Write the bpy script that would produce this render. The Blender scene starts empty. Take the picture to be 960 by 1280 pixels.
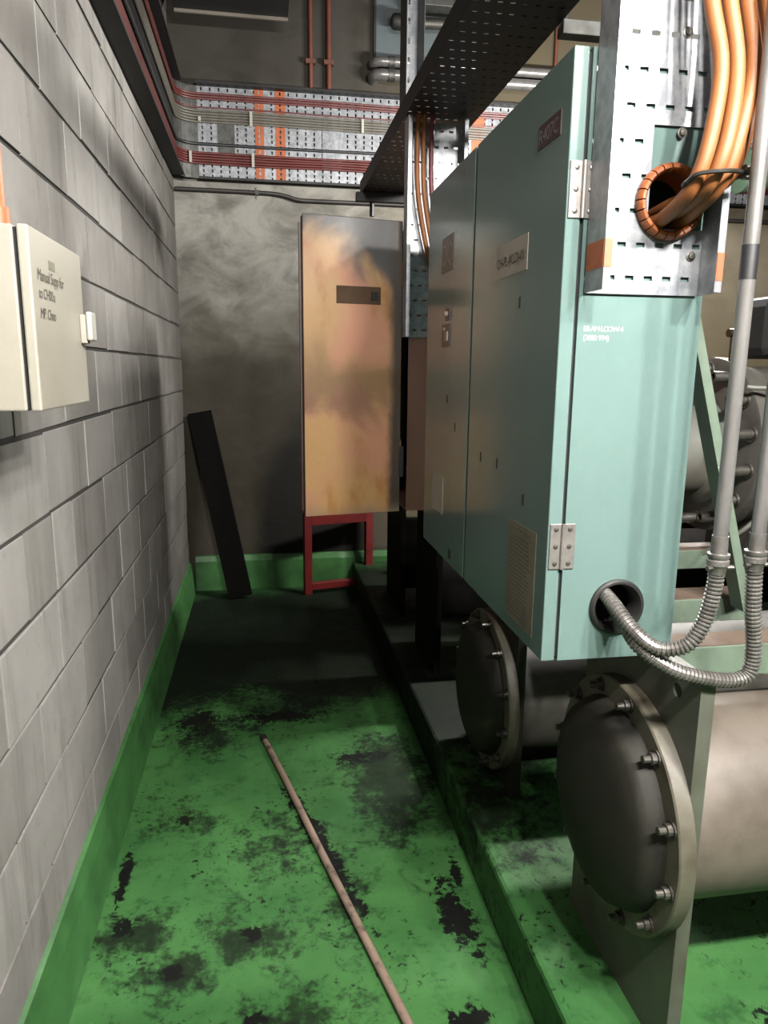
import bpy, bmesh, math, random
from mathutils import Vector, Matrix
random.seed(7)
sc = bpy.context.scene
COL = sc.collection
PI = math.pi

# ------------------------------------------------------------------ camera
# world: X right, Y along the aisle, Z up, floor at Z = 0, camera 1.5 m above it
F = 900.0
d = Vector((328 - 480, 459 - 640, F))
vx = -45.0
vy = (-(d.x * vx) - F * F) / d.y
Yc = d.normalized()
Zc = -Vector((vx, vy, F)).normalized()
Xc = Yc.cross(Zc)
# columns: camera axes (right, up, back) written in world coordinates
right = Vector((Xc.x, Yc.x, Zc.x)); down = Vector((Xc.y, Yc.y, Zc.y)); fwd = Vector((Xc.z, Yc.z, Zc.z))
M = Matrix(((right.x, -down.x, -fwd.x, 0), (right.y, -down.y, -fwd.y, 0), (right.z, -down.z, -fwd.z, 1.5), (0, 0, 0, 1)))
cd = bpy.data.cameras.new('camera'); cam = bpy.data.objects.new('camera', cd); COL.objects.link(cam)
cd.sensor_fit = 'VERTICAL'; cd.sensor_height = 36.0; cd.sensor_width = 27.0
cd.lens = 36.0 * F / 1280.0
cd.clip_start = 0.02
cam.matrix_world = M
sc.camera = cam

# ------------------------------------------------------------------ world, exposure
w = bpy.data.worlds.new('world'); sc.world = w; w.use_nodes = True
w.node_tree.nodes['Background'].inputs[0].default_value = (0.5, 0.55, 0.6, 1)
w.node_tree.nodes['Background'].inputs[1].default_value = 0.02
vs = sc.view_settings
vs.view_transform = 'Standard'; vs.look = 'None'; vs.gamma = 1.0; vs.use_curve_mapping = False
vs.exposure = 2.92
sc.cycles.use_denoising = True
sc.cycles.max_bounces = 8
sc.cycles.diffuse_bounces = 5

LAMPS = [  # x, y, z, along, watts, label
    (0.86, -0.20, 2.62, 'X', 134, 'twin tube ceiling lamp hanging behind and above the teal cabinet aisle'),
    (2.05, 3.35, 2.66, 'X', 76, 'twin tube ceiling lamp hanging low behind the teal cabinet'),
]

# ------------------------------------------------------------------ node helpers
def srgb(r, g, b):
    f = lambda c: (c / 255 / 12.92) if c / 255 <= 0.04045 else ((c / 255 + 0.055) / 1.055) ** 2.4
    k = 0.31          # scales every base colour down so less light bounces round the room
    return (f(r) * k, f(g) * k, f(b) * k, 1)

class NT:
    def __init__(s, name, rough=0.6, metal=0.0, spec=0.5):
        s.m = bpy.data.materials.new(name); s.m.use_nodes = True
        s.n = s.m.node_tree.nodes; s.l = s.m.node_tree.links
        s.b = s.n['Principled BSDF']
        s.b.inputs['Roughness'].default_value = rough
        s.b.inputs['Metallic'].default_value = metal
        s.b.inputs['Specular IOR Level'].default_value = spec
    def node(s, t): return s.n.new(t)
    def link(s, a, b): s.l.new(a, b)
    def coord(s, kind='Object'):
        if kind == 'World': return s.node('ShaderNodeNewGeometry').outputs['Position']
        return s.node('ShaderNodeTexCoord').outputs[kind]
    def noise(s, vec, scale, detail=4, rough=0.6, stretch=None, dist=0.0):
        if stretch:
            mp = s.node('ShaderNodeMapping'); mp.inputs['Scale'].default_value = stretch
            s.link(vec, mp.inputs['Vector']); vec = mp.outputs[0]
        n = s.node('ShaderNodeTexNoise'); n.inputs['Scale'].default_value = scale
        n.inputs['Detail'].default_value = detail; n.inputs['Roughness'].default_value = rough
        n.inputs['Distortion'].default_value = dist
        s.link(vec, n.inputs['Vector']); return n.outputs['Fac']
    def ramp(s, fac, lo, hi, a=0.0, b=1.0):
        r = s.node('ShaderNodeMapRange'); r.interpolation_type = 'SMOOTHSTEP'
        r.inputs['From Min'].default_value = lo; r.inputs['From Max'].default_value = hi
        r.inputs['To Min'].default_value = a; r.inputs['To Max'].default_value = b
        s.link(fac, r.inputs['Value']); return r.outputs[0]
    def math(s, op, a, b=None):
        m = s.node('ShaderNodeMath'); m.operation = op
        for i, v in enumerate((a, b)):
            if v is None: continue
            if isinstance(v, (int, float)): m.inputs[i].default_value = v
            else: s.link(v, m.inputs[i])
        return m.outputs[0]
    def mix(s, fac, a, b):
        m = s.node('ShaderNodeMix'); m.data_type = 'RGBA'
        for sock, v in ((m.inputs[0], fac), (m.inputs[6], a), (m.inputs[7], b)):
            if isinstance(v, (int, float, tuple)): sock.default_value = v
            else: s.link(v, sock)
        return m.outputs[2]
    def xyz(s, vec):
        x = s.node('ShaderNodeSeparateXYZ'); s.link(vec, x.inputs[0]); return x.outputs
    def bump(s, h, strength=0.3, dist=0.01):
        b = s.node('ShaderNodeBump'); b.inputs['Strength'].default_value = strength; b.inputs['Distance'].default_value = dist
        s.link(h, b.inputs['Height']); s.link(b.outputs[0], s.b.inputs['Normal'])
    def base(s, v):
        if isinstance(v, tuple): s.b.inputs['Base Color'].default_value = v
        else: s.link(v, s.b.inputs['Base Color'])
    def rough(s, v): s.link(v, s.b.inputs['Roughness'])

MAT = {}
YB_ = 4.88
def paint(name, col, col2=None, rough=0.45, metal=0.0, scale=6.0, lo=0.4, hi=0.75, bump=0.0, spec=0.5, stretch=None, bscale=60):
    t = NT(name, rough, metal, spec)
    if col2 is None: col2 = tuple(c * 0.75 for c in col[:3]) + (1,)
    v = t.coord('Object')
    f = t.ramp(t.noise(v, scale, 5, 0.65, stretch), lo, hi)
    t.base(t.mix(f, col, col2))
    if bump: t.bump(t.noise(v, bscale, 4), bump, 0.004)
    MAT[name] = t.m
    return t

# --- plain procedural paints
paint('cabinet_paint', srgb(134, 162, 157), srgb(127, 155, 150), 0.19, scale=2.5, spec=0.3)
paint('cabinet_inside', srgb(45, 50, 48), rough=0.7)
paint('gap_black', srgb(16, 17, 16), rough=0.8)
paint('steel_hinge', srgb(196, 189, 184), srgb(158, 150, 144), 0.35, 0.5, scale=30)
paint('galvanised', srgb(226, 228, 232), srgb(176, 180, 188), 0.36, 0.4, scale=28, lo=0.35, hi=0.65)
paint('galvanised_old', srgb(120, 120, 116), srgb(78, 76, 70), 0.5, 0.6, scale=18)
paint('tray_shaded', srgb(26, 25, 24), srgb(17, 16, 15), 0.55, 0.2, scale=9)  # near-black on galvanised trays: shade put into the colour
paint('orange_paint', srgb(222, 112, 48), srgb(196, 92, 40), 0.55, scale=30)
paint('orange_cable', srgb(180, 104, 36), srgb(112, 64, 26), 0.62, scale=14, lo=0.5, hi=0.85)
paint('orange_grommet', srgb(214, 118, 50), srgb(180, 92, 40), 0.5, scale=30)
paint('red_cable', srgb(124, 40, 32), srgb(98, 32, 26), 0.5, scale=20)
paint('pink_cable', srgb(150, 62, 70), rough=0.5)
paint('grey_cable', srgb(128, 122, 108), srgb(104, 98, 86), 0.55, scale=20)
paint('black_cable', srgb(36, 36, 36), rough=0.5)
paint('cable_tie', srgb(226, 222, 208), rough=0.5)
paint('tie_dark', srgb(58, 54, 46), rough=0.5, metal=0.4)
paint('red_conduit', srgb(132, 66, 40), srgb(92, 44, 30), 0.55, scale=12)
paint('red_steel', srgb(150, 26, 26), srgb(112, 20, 20), 0.5, scale=9)
paint('cream_box', srgb(206, 200, 184), srgb(196, 189, 172), 0.42, scale=4)
paint('white_plastic', srgb(232, 228, 218), rough=0.4)
paint('conduit_steel', srgb(186, 183, 180), srgb(146, 140, 136), 0.3, 0.6, scale=20, stretch=(1, 1, 0.2))
paint('flex_steel', srgb(176, 171, 166), srgb(132, 126, 120), 0.33, 0.6, scale=40)
paint('tape', srgb(34, 32, 38), rough=0.45)
paint('rubber', srgb(40, 38, 36), rough=0.6)
paint('bolt_steel', srgb(150, 146, 138), srgb(96, 86, 74), 0.4, 0.8, scale=40)
paint('paper_white', srgb(218, 208, 192), rough=0.6)
paint('paper_dirty', srgb(150, 146, 122), srgb(120, 116, 94), 0.6, scale=12)
paint('ink', srgb(38, 34, 32), rough=0.7)
paint('ink_faint', srgb(104, 98, 82), rough=0.7)
paint('white_ink', srgb(244, 250, 248), rough=0.6)
paint('red_label', srgb(70, 20, 24), rough=0.5)
paint('label_grey', srgb(168, 158, 156), rough=0.5)
paint('brown_plate', srgb(82, 58, 44), srgb(64, 44, 34), 0.4, scale=20)
paint('brown_light', srgb(205, 186, 166), rough=0.5)
paint('shell_paint', srgb(138, 126, 114), srgb(104, 92, 78), 0.5, scale=5, lo=0.4, hi=0.7, bump=0.05)
paint('plate_paint', srgb(112, 116, 102), srgb(86, 80, 66), 0.5, scale=7, bump=0.05)
paint('cover_paint', srgb(50, 48, 39), srgb(34, 30, 24), 0.65, scale=6, bump=0.08, bscale=30, spec=0.25)
paint('rim_paint', srgb(122, 117, 100), srgb(84, 72, 56), 0.5, scale=10)
paint('frame_green', srgb(138, 158, 138), srgb(112, 126, 108), 0.45, scale=5)
paint('frame_dust', srgb(138, 116, 98), srgb(112, 92, 76), 0.7, scale=9)
paint('cast_iron', srgb(96, 92, 84), srgb(70, 66, 60), 0.55, scale=12, bump=0.1)
paint('tank_paint', srgb(136, 138, 128), srgb(116, 108, 96), 0.45, scale=5)
paint('soot_and_shade', srgb(26, 23, 20), srgb(16, 14, 12), 0.85, scale=8, spec=0.08)  # near-black serving as painted shade on the second chiller
paint('brass', srgb(96, 80, 52), rough=0.4, metal=0.8)
paint('wood_dark', srgb(15, 13, 11), srgb(9, 8, 7), 0.85, scale=8, stretch=(4, 4, 0.5), spec=0.08)
paint('duct_black', srgb(20, 19, 18), rough=0.6)
paint('duct_edge', srgb(150, 140, 126), rough=0.5)
paint('blue_panel', srgb(104, 116, 120), srgb(88, 98, 100), 0.5, scale=4)
paint('pipe_dark', srgb(74, 72, 66), srgb(110, 106, 96), 0.5, 0.5, scale=30)
paint('green_pipe', srgb(18, 48, 24), rough=0.6)
paint('pipe_brown', srgb(58, 52, 48), rough=0.5)
paint('rod_paint', srgb(190, 160, 142), srgb(84, 70, 58), 0.55, scale=16, lo=0.5, hi=0.7)
paint('lamp_white', srgb(225, 225, 220), rough=0.5)
paint('tin_metal', srgb(190, 190, 186), srgb(120, 116, 110), 0.35, 0.9, scale=30)
paint('ceiling_paint', srgb(66, 62, 56), srgb(46, 43, 39), 0.85, scale=2)
paint('far_wall', srgb(96, 92, 84), srgb(78, 74, 66), 0.85, scale=2)
paint('mortar', srgb(60, 55, 48), srgb(38, 35, 30), 0.95, scale=20)

# --- concrete block: each object gets its own tone
t = NT('concrete_block', 0.85, 0, 0.3)
v = t.coord('World')
oi = t.node('ShaderNodeObjectInfo')
n1 = t.noise(v, 3.0, 6, 0.65); n2 = t.noise(v, 26, 5, 0.7); n3 = t.noise(v, 4.0, 4, 0.6, (1, 3.2, 0.35))
tone = t.math('ADD', t.math('MULTIPLY', oi.outputs['Random'], 0.4), t.math('MULTIPLY', n1, 0.9))
c0 = t.mix(t.ramp(tone, 0.3, 0.95), srgb(202, 198, 192), srgb(168, 163, 157))
c0 = t.mix(t.ramp(n2, 0.55, 0.8, 0, 0.35), c0, srgb(110, 104, 94))
c0 = t.mix(t.ramp(n3, 0.52, 0.74, 0, 0.38), c0, srgb(92, 85, 74))
# smoke staining, thicker towards the burnt end of the aisle
yy = t.xyz(v)
sm = t.math('MULTIPLY', t.ramp(t.math('ADD', yy[1], t.math('MULTIPLY', n1, 1.6)), 3.1, 5.6), 0.7)
c0 = t.mix(sm, c0, srgb(74, 68, 58))
t.base(c0); t.bump(t.math('ADD', t.math('MULTIPLY', n2, 0.6), n1), 0.35, 0.006)
MAT['concrete_block'] = t.m

# --- plastered back wall with smoke marks and one painted shadow
t = NT('plaster_wall', 0.8, 0, 0.3)
v = t.coord('World'); p = t.xyz(v)
n1 = t.noise(v, 1.7, 6, 0.6, dist=0.8); n2 = t.noise(v, 3.0, 6, 0.62, (1, 1, 1.6), 0.6); n3 = t.noise(v, 40, 4)
c0 = t.mix(t.ramp(n2, 0.35, 0.7), srgb(196, 192, 182), srgb(128, 124, 114))
c0 = t.mix(t.ramp(n3, 0.55, 0.8, 0, 0.3), c0, srgb(90, 86, 76))
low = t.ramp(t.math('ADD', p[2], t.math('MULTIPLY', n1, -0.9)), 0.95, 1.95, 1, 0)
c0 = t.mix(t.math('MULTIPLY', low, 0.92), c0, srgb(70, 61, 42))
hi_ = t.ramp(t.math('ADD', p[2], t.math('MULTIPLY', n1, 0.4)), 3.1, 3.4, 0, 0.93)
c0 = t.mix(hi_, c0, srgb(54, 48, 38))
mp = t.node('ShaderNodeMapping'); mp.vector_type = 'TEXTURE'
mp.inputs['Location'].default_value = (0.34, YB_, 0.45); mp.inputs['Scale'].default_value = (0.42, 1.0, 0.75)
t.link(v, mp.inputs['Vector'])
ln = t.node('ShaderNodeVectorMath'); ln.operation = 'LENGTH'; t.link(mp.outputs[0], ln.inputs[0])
shadow_oval = t.ramp(t.math('ADD', ln.outputs['Value'], t.math('MULTIPLY', t.math('SUBTRACT', n1, 0.5), 0.7)), 0.7, 1.1, 0.92, 0)
c0 = t.mix(shadow_oval, c0, srgb(26, 23, 18))  # dark oval is a cabinet shadow painted into the plaster
rt = t.ramp(t.math('ADD', p[0], t.math('MULTIPLY', n1, 0.3)), 0.7, 1.3, 0, 0.85)
c0 = t.mix(rt, c0, srgb(104, 92, 66))
t.base(c0); t.bump(t.math('ADD', n2, t.math('MULTIPLY', n3, 0.15)), 0.25, 0.02)
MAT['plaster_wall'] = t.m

# --- green floor paint with soot, flaked patches, scuffs and painted shade
def floor_mat(name, patches, soot_and_shade, smudges_and_shade=(), s_lo=2.85):
    t = NT(name, 0.6, 0, 0.16)
    v = t.coord('World')
    n1 = t.noise(v, 2.6, 5, 0.6); n2 = t.noise(v, 11, 6, 0.7); n3 = t.noise(v, 46, 5, 0.7, dist=0.6); n4 = t.noise(v, 120, 3, 0.6)
    c0 = t.mix(t.ramp(n1, 0.35, 0.7), srgb(92, 154, 84), srgb(72, 132, 70))
    c0 = t.mix(t.ramp(n2, 0.5, 0.72, 0, 0.75), c0, srgb(40, 92, 42))
    c0 = t.mix(t.ramp(t.noise(v, 7, 6, 0.7, dist=1.2), 0.57, 0.7, 0, 0.7), c0, srgb(26, 58, 28))
    c0 = t.mix(t.ramp(t.noise(v, 17, 4, 0.7), 0.62, 0.8, 0, 0.5), c0, srgb(110, 108, 64))
    fl = t.math('MULTIPLY', t.ramp(n3, 0.57, 0.64), t.ramp(t.noise(v, 3.4, 4), 0.44, 0.58))
    c0 = t.mix(fl, c0, srgb(14, 18, 12))
    soft = None
    for (x, y, rx, ry, st_) in smudges_and_shade:
        mp = t.node('ShaderNodeMapping'); mp.vector_type = 'TEXTURE'
        mp.inputs['Location'].default_value = (x, y, 0); mp.inputs['Scale'].default_value = (rx, ry, 1.0)
        t.link(v, mp.inputs['Vector'])
        ln = t.node('ShaderNodeVectorMath'); ln.operation = 'LENGTH'; t.link(mp.outputs[0], ln.inputs[0])
        e = t.math('MULTIPLY', t.math('SUBTRACT', 1.0, ln.outputs['Value']), st_)
        soft = e if soft is None else t.math('MAXIMUM', soft, e)
    if soft is not None:
        q = t.math('ADD', soft, t.math('ADD', t.math('MULTIPLY', t.math('SUBTRACT', n2, 0.5), 2.4), t.math('MULTIPLY', t.math('SUBTRACT', n3, 0.5), 1.6)))
        q = t.math('MULTIPLY', t.ramp(q, 0.05, 0.75, 0, 0.9), t.ramp(soft, -0.35, 0.15))
        c0 = t.mix(q, c0, srgb(24, 34, 20))
    acc = None
    for (x, y, rx, ry, a) in patches:
        mp = t.node('ShaderNodeMapping'); mp.vector_type = 'TEXTURE'
        mp.inputs['Location'].default_value = (x, y, 0); mp.inputs['Scale'].default_value = (rx, ry, 1.0)
        mp.inputs['Rotation'].default_value = (0, 0, a)
        t.link(v, mp.inputs['Vector'])
        ln = t.node('ShaderNodeVectorMath'); ln.operation = 'LENGTH'; t.link(mp.outputs[0], ln.inputs[0])
        e = t.math('SUBTRACT', 1.0, ln.outputs['Value'])
        acc = e if acc is None else t.math('MAXIMUM', acc, e)
    if acc is not None:
        k = t.math('ADD', acc, t.math('ADD', t.math('MULTIPLY', t.math('SUBTRACT', n3, 0.5), 3.2), t.math('MULTIPLY', t.math('SUBTRACT', n2, 0.5), 2.2)))
        k = t.ramp(k, 0.05, 0.3)
        k = t.math('MULTIPLY', k, t.ramp(acc, -0.6, 0.0))
        c0 = t.mix(k, c0, srgb(13, 14, 11))
    if soot_and_shade:
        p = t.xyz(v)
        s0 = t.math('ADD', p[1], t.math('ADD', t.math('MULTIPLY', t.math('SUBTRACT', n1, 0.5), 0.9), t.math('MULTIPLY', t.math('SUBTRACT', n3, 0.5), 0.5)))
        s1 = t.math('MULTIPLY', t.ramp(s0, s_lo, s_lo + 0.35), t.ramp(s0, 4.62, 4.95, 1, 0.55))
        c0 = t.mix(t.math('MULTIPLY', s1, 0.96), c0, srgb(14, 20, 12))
    t.base(c0); t.bump(t.math('ADD', n3, n2), 0.15, 0.004)
    t.rough(t.ramp(n2, 0.3, 0.8, 0.55, 0.8))
    MAT[name] = t.m
floor_mat('floor_green', [(0.50, 1.70, 0.05, 0.16, 0.1), (0.545, 1.87, 0.022, 0.06, 0), (0.445, 1.37, 0.06, 0.045, 0.4), (0.34, 2.57, 0.13, 0.05, 0.1),
    (-0.406, 1.79, 0.040, 0.04, 0.2), (-0.26, 1.62, 0.03, 0.03, 0), (-0.06, 1.72, 0.035, 0.03, 0.5), (-0.295, 2.25, 0.03, 0.04, 0),
    (0.14, 2.10, 0.035, 0.42, 0.28), (-0.3, 2.95, 0.10, 0.12, 0), (0.05, 2.95, 0.2, 0.06, 0), (-0.44, 2.0, 0.02, 0.16, 0), (-0.05, 1.45, 0.03, 0.02, 0.5)], True,
    [(-0.38, 1.76, 0.16, 0.12, 1.0), (-0.25, 1.62, 0.14, 0.12, 1.0), (-0.06, 1.70, 0.20, 0.16, 0.8), (0.02, 2.10, 0.26, 0.20, 0.6), (0.05, 1.44, 0.22, 0.14, 0.7),
     (-0.30, 2.25, 0.14, 0.16, 0.7), (-0.25, 2.85, 0.25, 0.25, 0.9), (0.44, 2.40, 0.22, 0.50, 1.2), (-0.2, 1.38, 0.2, 0.1, 0.7), (0.2, 1.85, 0.10, 0.35, 0.6)])  # broad patch near the kerb is the cabinet's shadow, painted on
floor_mat('plinth_green', [(1.05, 1.05, 0.10, 0.10, 0.3)], True, [(0.68, 1.95, 0.2, 0.4, 0.9)], 1.95)  # plinth darkening mixes dirt with shade painted into the colour
t = paint('skirting_green', srgb(90, 158, 84), srgb(66, 124, 62), 0.45, scale=6, lo=0.35, hi=0.7)

# --- burnt cabinet paint
def burnt(name, a, b, cc, grey):
    t = NT(name, 0.5, 0, 0.4)
    v = t.coord('World'); p = t.xyz(v)
    n1 = t.noise(v, 3.2, 4, 0.55, dist=0.6); n2 = t.noise(v, 7, 5, 0.6, (1, 1, 0.5)); n3 = t.noise(v, 38, 5, 0.7)
    c0 = t.mix(t.ramp(n1, 0.42, 0.62), a, b)
    c0 = t.mix(t.ramp(n2, 0.52, 0.72, 0, 0.8), c0, cc)
    c0 = t.mix(t.ramp(n3, 0.58, 0.8, 0, 0.35), c0, srgb(110, 84, 60))
    if grey:
        up = t.ramp(t.math('ADD', p[2], t.math('ADD', t.math('MULTIPLY', p[0], 0.55), t.math('MULTIPLY', n1, 0.35))), 2.16, 2.28)
        c0 = t.mix(up, c0, srgb(92, 88, 88))
        ed = t.ramp(t.math('ADD', p[0], t.math('MULTIPLY', n2, 0.06)), 0.475, 0.515)
        c0 = t.mix(ed, c0, srgb(84, 72, 60))
        band = t.math('MULTIPLY', t.ramp(t.math('ADD', p[2], t.math('MULTIPLY', n1, 0.5)), 1.55, 1.66), t.ramp(t.math('ADD', p[2], t.math('MULTIPLY', n1, 0.5)), 1.68, 1.86, 1, 0))
        c0 = t.mix(t.math('MULTIPLY', band, 0.55), c0, srgb(96, 70, 46))
        lowb = t.ramp(t.math('ADD', p[2], t.math('MULTIPLY', n2, 0.12)), 1.0, 1.09, 0.8, 0)
        c0 = t.mix(lowb, c0, srgb(176, 158, 128))
    t.base(c0); t.rough(t.ramp(n1, 0.3, 0.7, 0.35, 0.6))
    MAT[name] = t.m
burnt('burnt_door', srgb(250, 196, 132), srgb(250, 176, 138), srgb(214, 142, 66), True)
burnt('burnt_body', srgb(230, 172, 154), srgb(220, 160, 138), srgb(200, 150, 104), False)
paint('door_edge', srgb(92, 56, 46), srgb(50, 34, 30), 0.5, scale=14)
paint('burnt_dark', srgb(104, 72, 36), srgb(70, 48, 28), 0.85, scale=20)

# ------------------------------------------------------------------ geometry helpers
def new(): return bmesh.new()
def box(bm, x0, x1, y0, y1, z0, z1):
    vs_ = [bm.verts.new(c) for c in ((x0, y0, z0), (x1, y0, z0), (x1, y1, z0), (x0, y1, z0), (x0, y0, z1), (x1, y0, z1), (x1, y1, z1), (x0, y1, z1))]
    for f in ((0, 3, 2, 1), (4, 5, 6, 7), (0, 1, 5, 4), (1, 2, 6, 5), (2, 3, 7, 6), (3, 0, 4, 7)):
        bm.faces.new([vs_[i] for i in f])
    return bm
def bx(*a): return box(new(), *a)
def frame_of(axis):
    a = Vector(axis).normalized()
    u = a.orthogonal().normalized()
    return a, u, a.cross(u)
def cyl(bm, p, q, r, seg=16, r2=None, caps=True):
    p, q = Vector(p), Vector(q); a, u, v = frame_of(q - p); r2 = r if r2 is None else r2
    A = [bm.verts.new(p + (u * math.cos(2 * PI * i / seg) + v * math.sin(2 * PI * i / seg)) * r) for i in range(seg)]
    B = [bm.verts.new(q + (u * math.cos(2 * PI * i / seg) + v * math.sin(2 * PI * i / seg)) * r2) for i in range(seg)]
    for i in range(seg): bm.faces.new((A[i], A[(i + 1) % seg], B[(i + 1) % seg], B[i]))
    if caps: bm.faces.new(A[::-1]); bm.faces.new(B)
    return bm
def lathe(bm, origin, axis, prof, seg=32):
    o = Vector(origin); a, u, v = frame_of(axis); rings = []
    for (s, r) in prof:
        if r < 1e-6: rings.append([bm.verts.new(o + a * s)])
        else: rings.append([bm.verts.new(o + a * s + (u * math.cos(2 * PI * i / seg) + v * math.sin(2 * PI * i / seg)) * r) for i in range(seg)])
    for R, S in zip(rings, rings[1:]):
        for i in range(seg):
            j = (i + 1) % seg
            if len(R) == 1 and len(S) == 1: continue
            if len(R) == 1: bm.faces.new((R[0], S[j], S[i]))
            elif len(S) == 1: bm.faces.new((R[i], R[j], S[0]))
            else: bm.faces.new((R[i], R[j], S[j], S[i]))
    return bm
def spline(pts, per=12):
    P = [Vector(p) for p in pts]; out = []
    Q = [P[0] * 2 - P[1]] + P + [P[-1] * 2 - P[-2]]
    for i in range(1, len(Q) - 2):
        p0, p1, p2, p3 = Q[i - 1], Q[i], Q[i + 1], Q[i + 2]
        for k in range(per):
            s = k / per
            out.append(0.5 * ((2 * p1) + (p2 - p0) * s + (2 * p0 - 5 * p1 + 4 * p2 - p3) * s * s + (3 * p1 - p0 - 3 * p2 + p3) * s ** 3))
    out.append(P[-1]); return out
def sweep(bm, path, r, seg=10, rf=None):
    path = [Vector(p) for p in path]; rings = []; u = None; s = 0.0
    for i, p in enumerate(path):
        tg = (path[min(i + 1, len(path) - 1)] - path[max(i - 1, 0)]).normalized()
        if u is None: u = tg.orthogonal().normalized()
        else: u = (u - tg * u.dot(tg)).normalized()
        v = tg.cross(u)
        if i: s += (p - path[i - 1]).length
        rr = r if rf is None else rf(s)
        rings.append([bm.verts.new(p + (u * math.cos(2 * PI * k / seg) + v * math.sin(2 * PI * k / seg)) * rr) for k in range(seg)])
    for R, S in zip(rings, rings[1:]):
        for k in range(seg): bm.faces.new((R[k], R[(k + 1) % seg], S[(k + 1) % seg], S[k]))
    bm.faces.new(rings[0][::-1]); bm.faces.new(rings[-1]); return bm
def resample(path, step):
    out = [path[0]]; acc = 0.0
    for a, b in zip(path, path[1:]):
        L = (b - a).length; pos = step - acc
        while pos <= L:
            out.append(a + (b - a) * (pos / L)); pos += step
        acc = L - (pos - step)
    return out
def perforated(bm, O, U, V, nu, nv, pu, pv, su, sv, stag=0.0, skip=None):
    """sheet in the plane O + u*U + v*V with one slot (su x sv) per cell, rows staggered"""
    O, U, V = Vector(O), Vector(U), Vector(V)
    for j in range(nv):
        off = stag * (1 if j % 2 else -1)
        for i in range(nu):
            if skip and skip(i, j): continue
            a0, a1, b0, b1 = i * pu, (i + 1) * pu, j * pv, (j + 1) * pv
            cu, cv = (a0 + a1) / 2 + off, (b0 + b1) / 2
            P = lambda a, b: bm.verts.new(O + U * a + V * b)
            o = [P(a0, b0), P(a1, b0), P(a1, b1), P(a0, b1)]
            q = [P(cu - su / 2, cv - sv / 2), P(cu + su / 2, cv - sv / 2), P(cu + su / 2, cv + sv / 2), P(cu - su / 2, cv + sv / 2)]
            for k in range(4): bm.faces.new((o[k], o[(k + 1) % 4], q[(k + 1) % 4], q[k]))
    bmesh.ops.remove_doubles(bm, verts=bm.verts, dist=1e-5)
    return bm
def holed(bm, outer, holes, to3, thick):
    """flat plate: outer polygon and round holes (cx, cy, r) in 2D, mapped by to3, extruded by the vector thick"""
    edges = []
    def loop(pts):
        vs_ = [bm.verts.new(to3(*q)) for q in pts]
        for i in range(len(vs_)): edges.append(bm.edges.new((vs_[i], vs_[(i + 1) % len(vs_)])))
    loop(outer)
    for (cx, cy, r) in holes: loop([(cx + r * math.cos(2 * PI * i / 32), cy + r * math.sin(2 * PI * i / 32)) for i in range(32)])
    g = bmesh.ops.triangle_fill(bm, edges=edges, use_beauty=True)
    fs = [f for f in g['geom'] if isinstance(f, bmesh.types.BMFace)]
    e = bmesh.ops.extrude_face_region(bm, geom=fs)
    bmesh.ops.translate(bm, verts=[x for x in e['geom'] if isinstance(x, bmesh.types.BMVert)], vec=Vector(thick))
    return bm

def tag(o, label=None, cat=None, group=None, kind=None):
    if label: o['label'] = label
    if cat: o['category'] = cat
    if group: o['group'] = group
    if kind: o['kind'] = kind
    return o
def base_of(bm):
    xs = [v.co for v in bm.verts]
    lo = [min(c[i] for c in xs) for i in range(3)]; hi = [max(c[i] for c in xs) for i in range(3)]
    return Vector(((lo[0] + hi[0]) / 2, (lo[1] + hi[1]) / 2, lo[2]))
def obj(name, bm, mat, parent=None, bevel=0.0, smooth=False, solid=0.0, label=None, kind=None):
    """one mesh object; bm is in world coordinates, the origin goes to its base"""
    o0 = base_of(bm)
    bmesh.ops.translate(bm, verts=bm.verts, vec=-o0)
    bmesh.ops.recalc_face_normals(bm, faces=bm.faces)
    me = bpy.data.meshes.new(name); bm.to_mesh(me); bm.free()
    me.materials.append(MAT[mat])
    if smooth:
        me.polygons.foreach_set('use_smooth', [True] * len(me.polygons)); me.set_sharp_from_angle(angle=math.radians(38))
    o = bpy.data.objects.new(name, me); COL.objects.link(o)
    wl = Vector(o0); par = parent
    while par is not None:
        wl = wl - par.location; par = par.parent
    o.location = wl
    if parent is not None: o.parent = parent
    if bevel:
        b = o.modifiers.new('bevel', 'BEVEL'); b.width = bevel; b.segments = 2; b.limit_method = 'ANGLE'
    if solid:
        s = o.modifiers.new('solid', 'SOLIDIFY'); s.thickness = solid; s.offset = 0
    if label: o['label'] = label
    if kind: o['kind'] = kind
    return o
def thing(name, loc, label, cat, group=None):
    o = bpy.data.objects.new(name, None); COL.objects.link(o); o.location = loc; o.empty_display_size = 0.05
    return tag(o, label, cat, group)
def text_bm(body, size, to3, shear=0.0, spacing=1.0, depth=0.0006, outv=(0, 0, 0)):
    """lettering as a thin mesh; to3 maps the text's 2D coordinates into the scene"""
    cu = bpy.data.curves.new('lettering', 'FONT'); cu.body = body; cu.size = size; cu.shear = shear; cu.space_character = spacing
    cu.resolution_u = 3; cu.align_x = 'LEFT'
    o = bpy.data.objects.new('lettering', cu); COL.objects.link(o)
    dg = bpy.context.evaluated_depsgraph_get()
    me = bpy.data.meshes.new_from_object(o.evaluated_get(dg))
    bm = new(); bm.from_mesh(me)
    for v in bm.verts: v.co = Vector(to3(v.co.x, v.co.y))
    if outv != (0, 0, 0):
        e = bmesh.ops.extrude_face_region(bm, geom=bm.faces[:])
        bmesh.ops.translate(bm, verts=[x for x in e['geom'] if isinstance(x, bmesh.types.BMVert)], vec=Vector(outv))
    bpy.data.objects.remove(o); bpy.data.curves.remove(cu); bpy.data.meshes.remove(me)
    return bm

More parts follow.
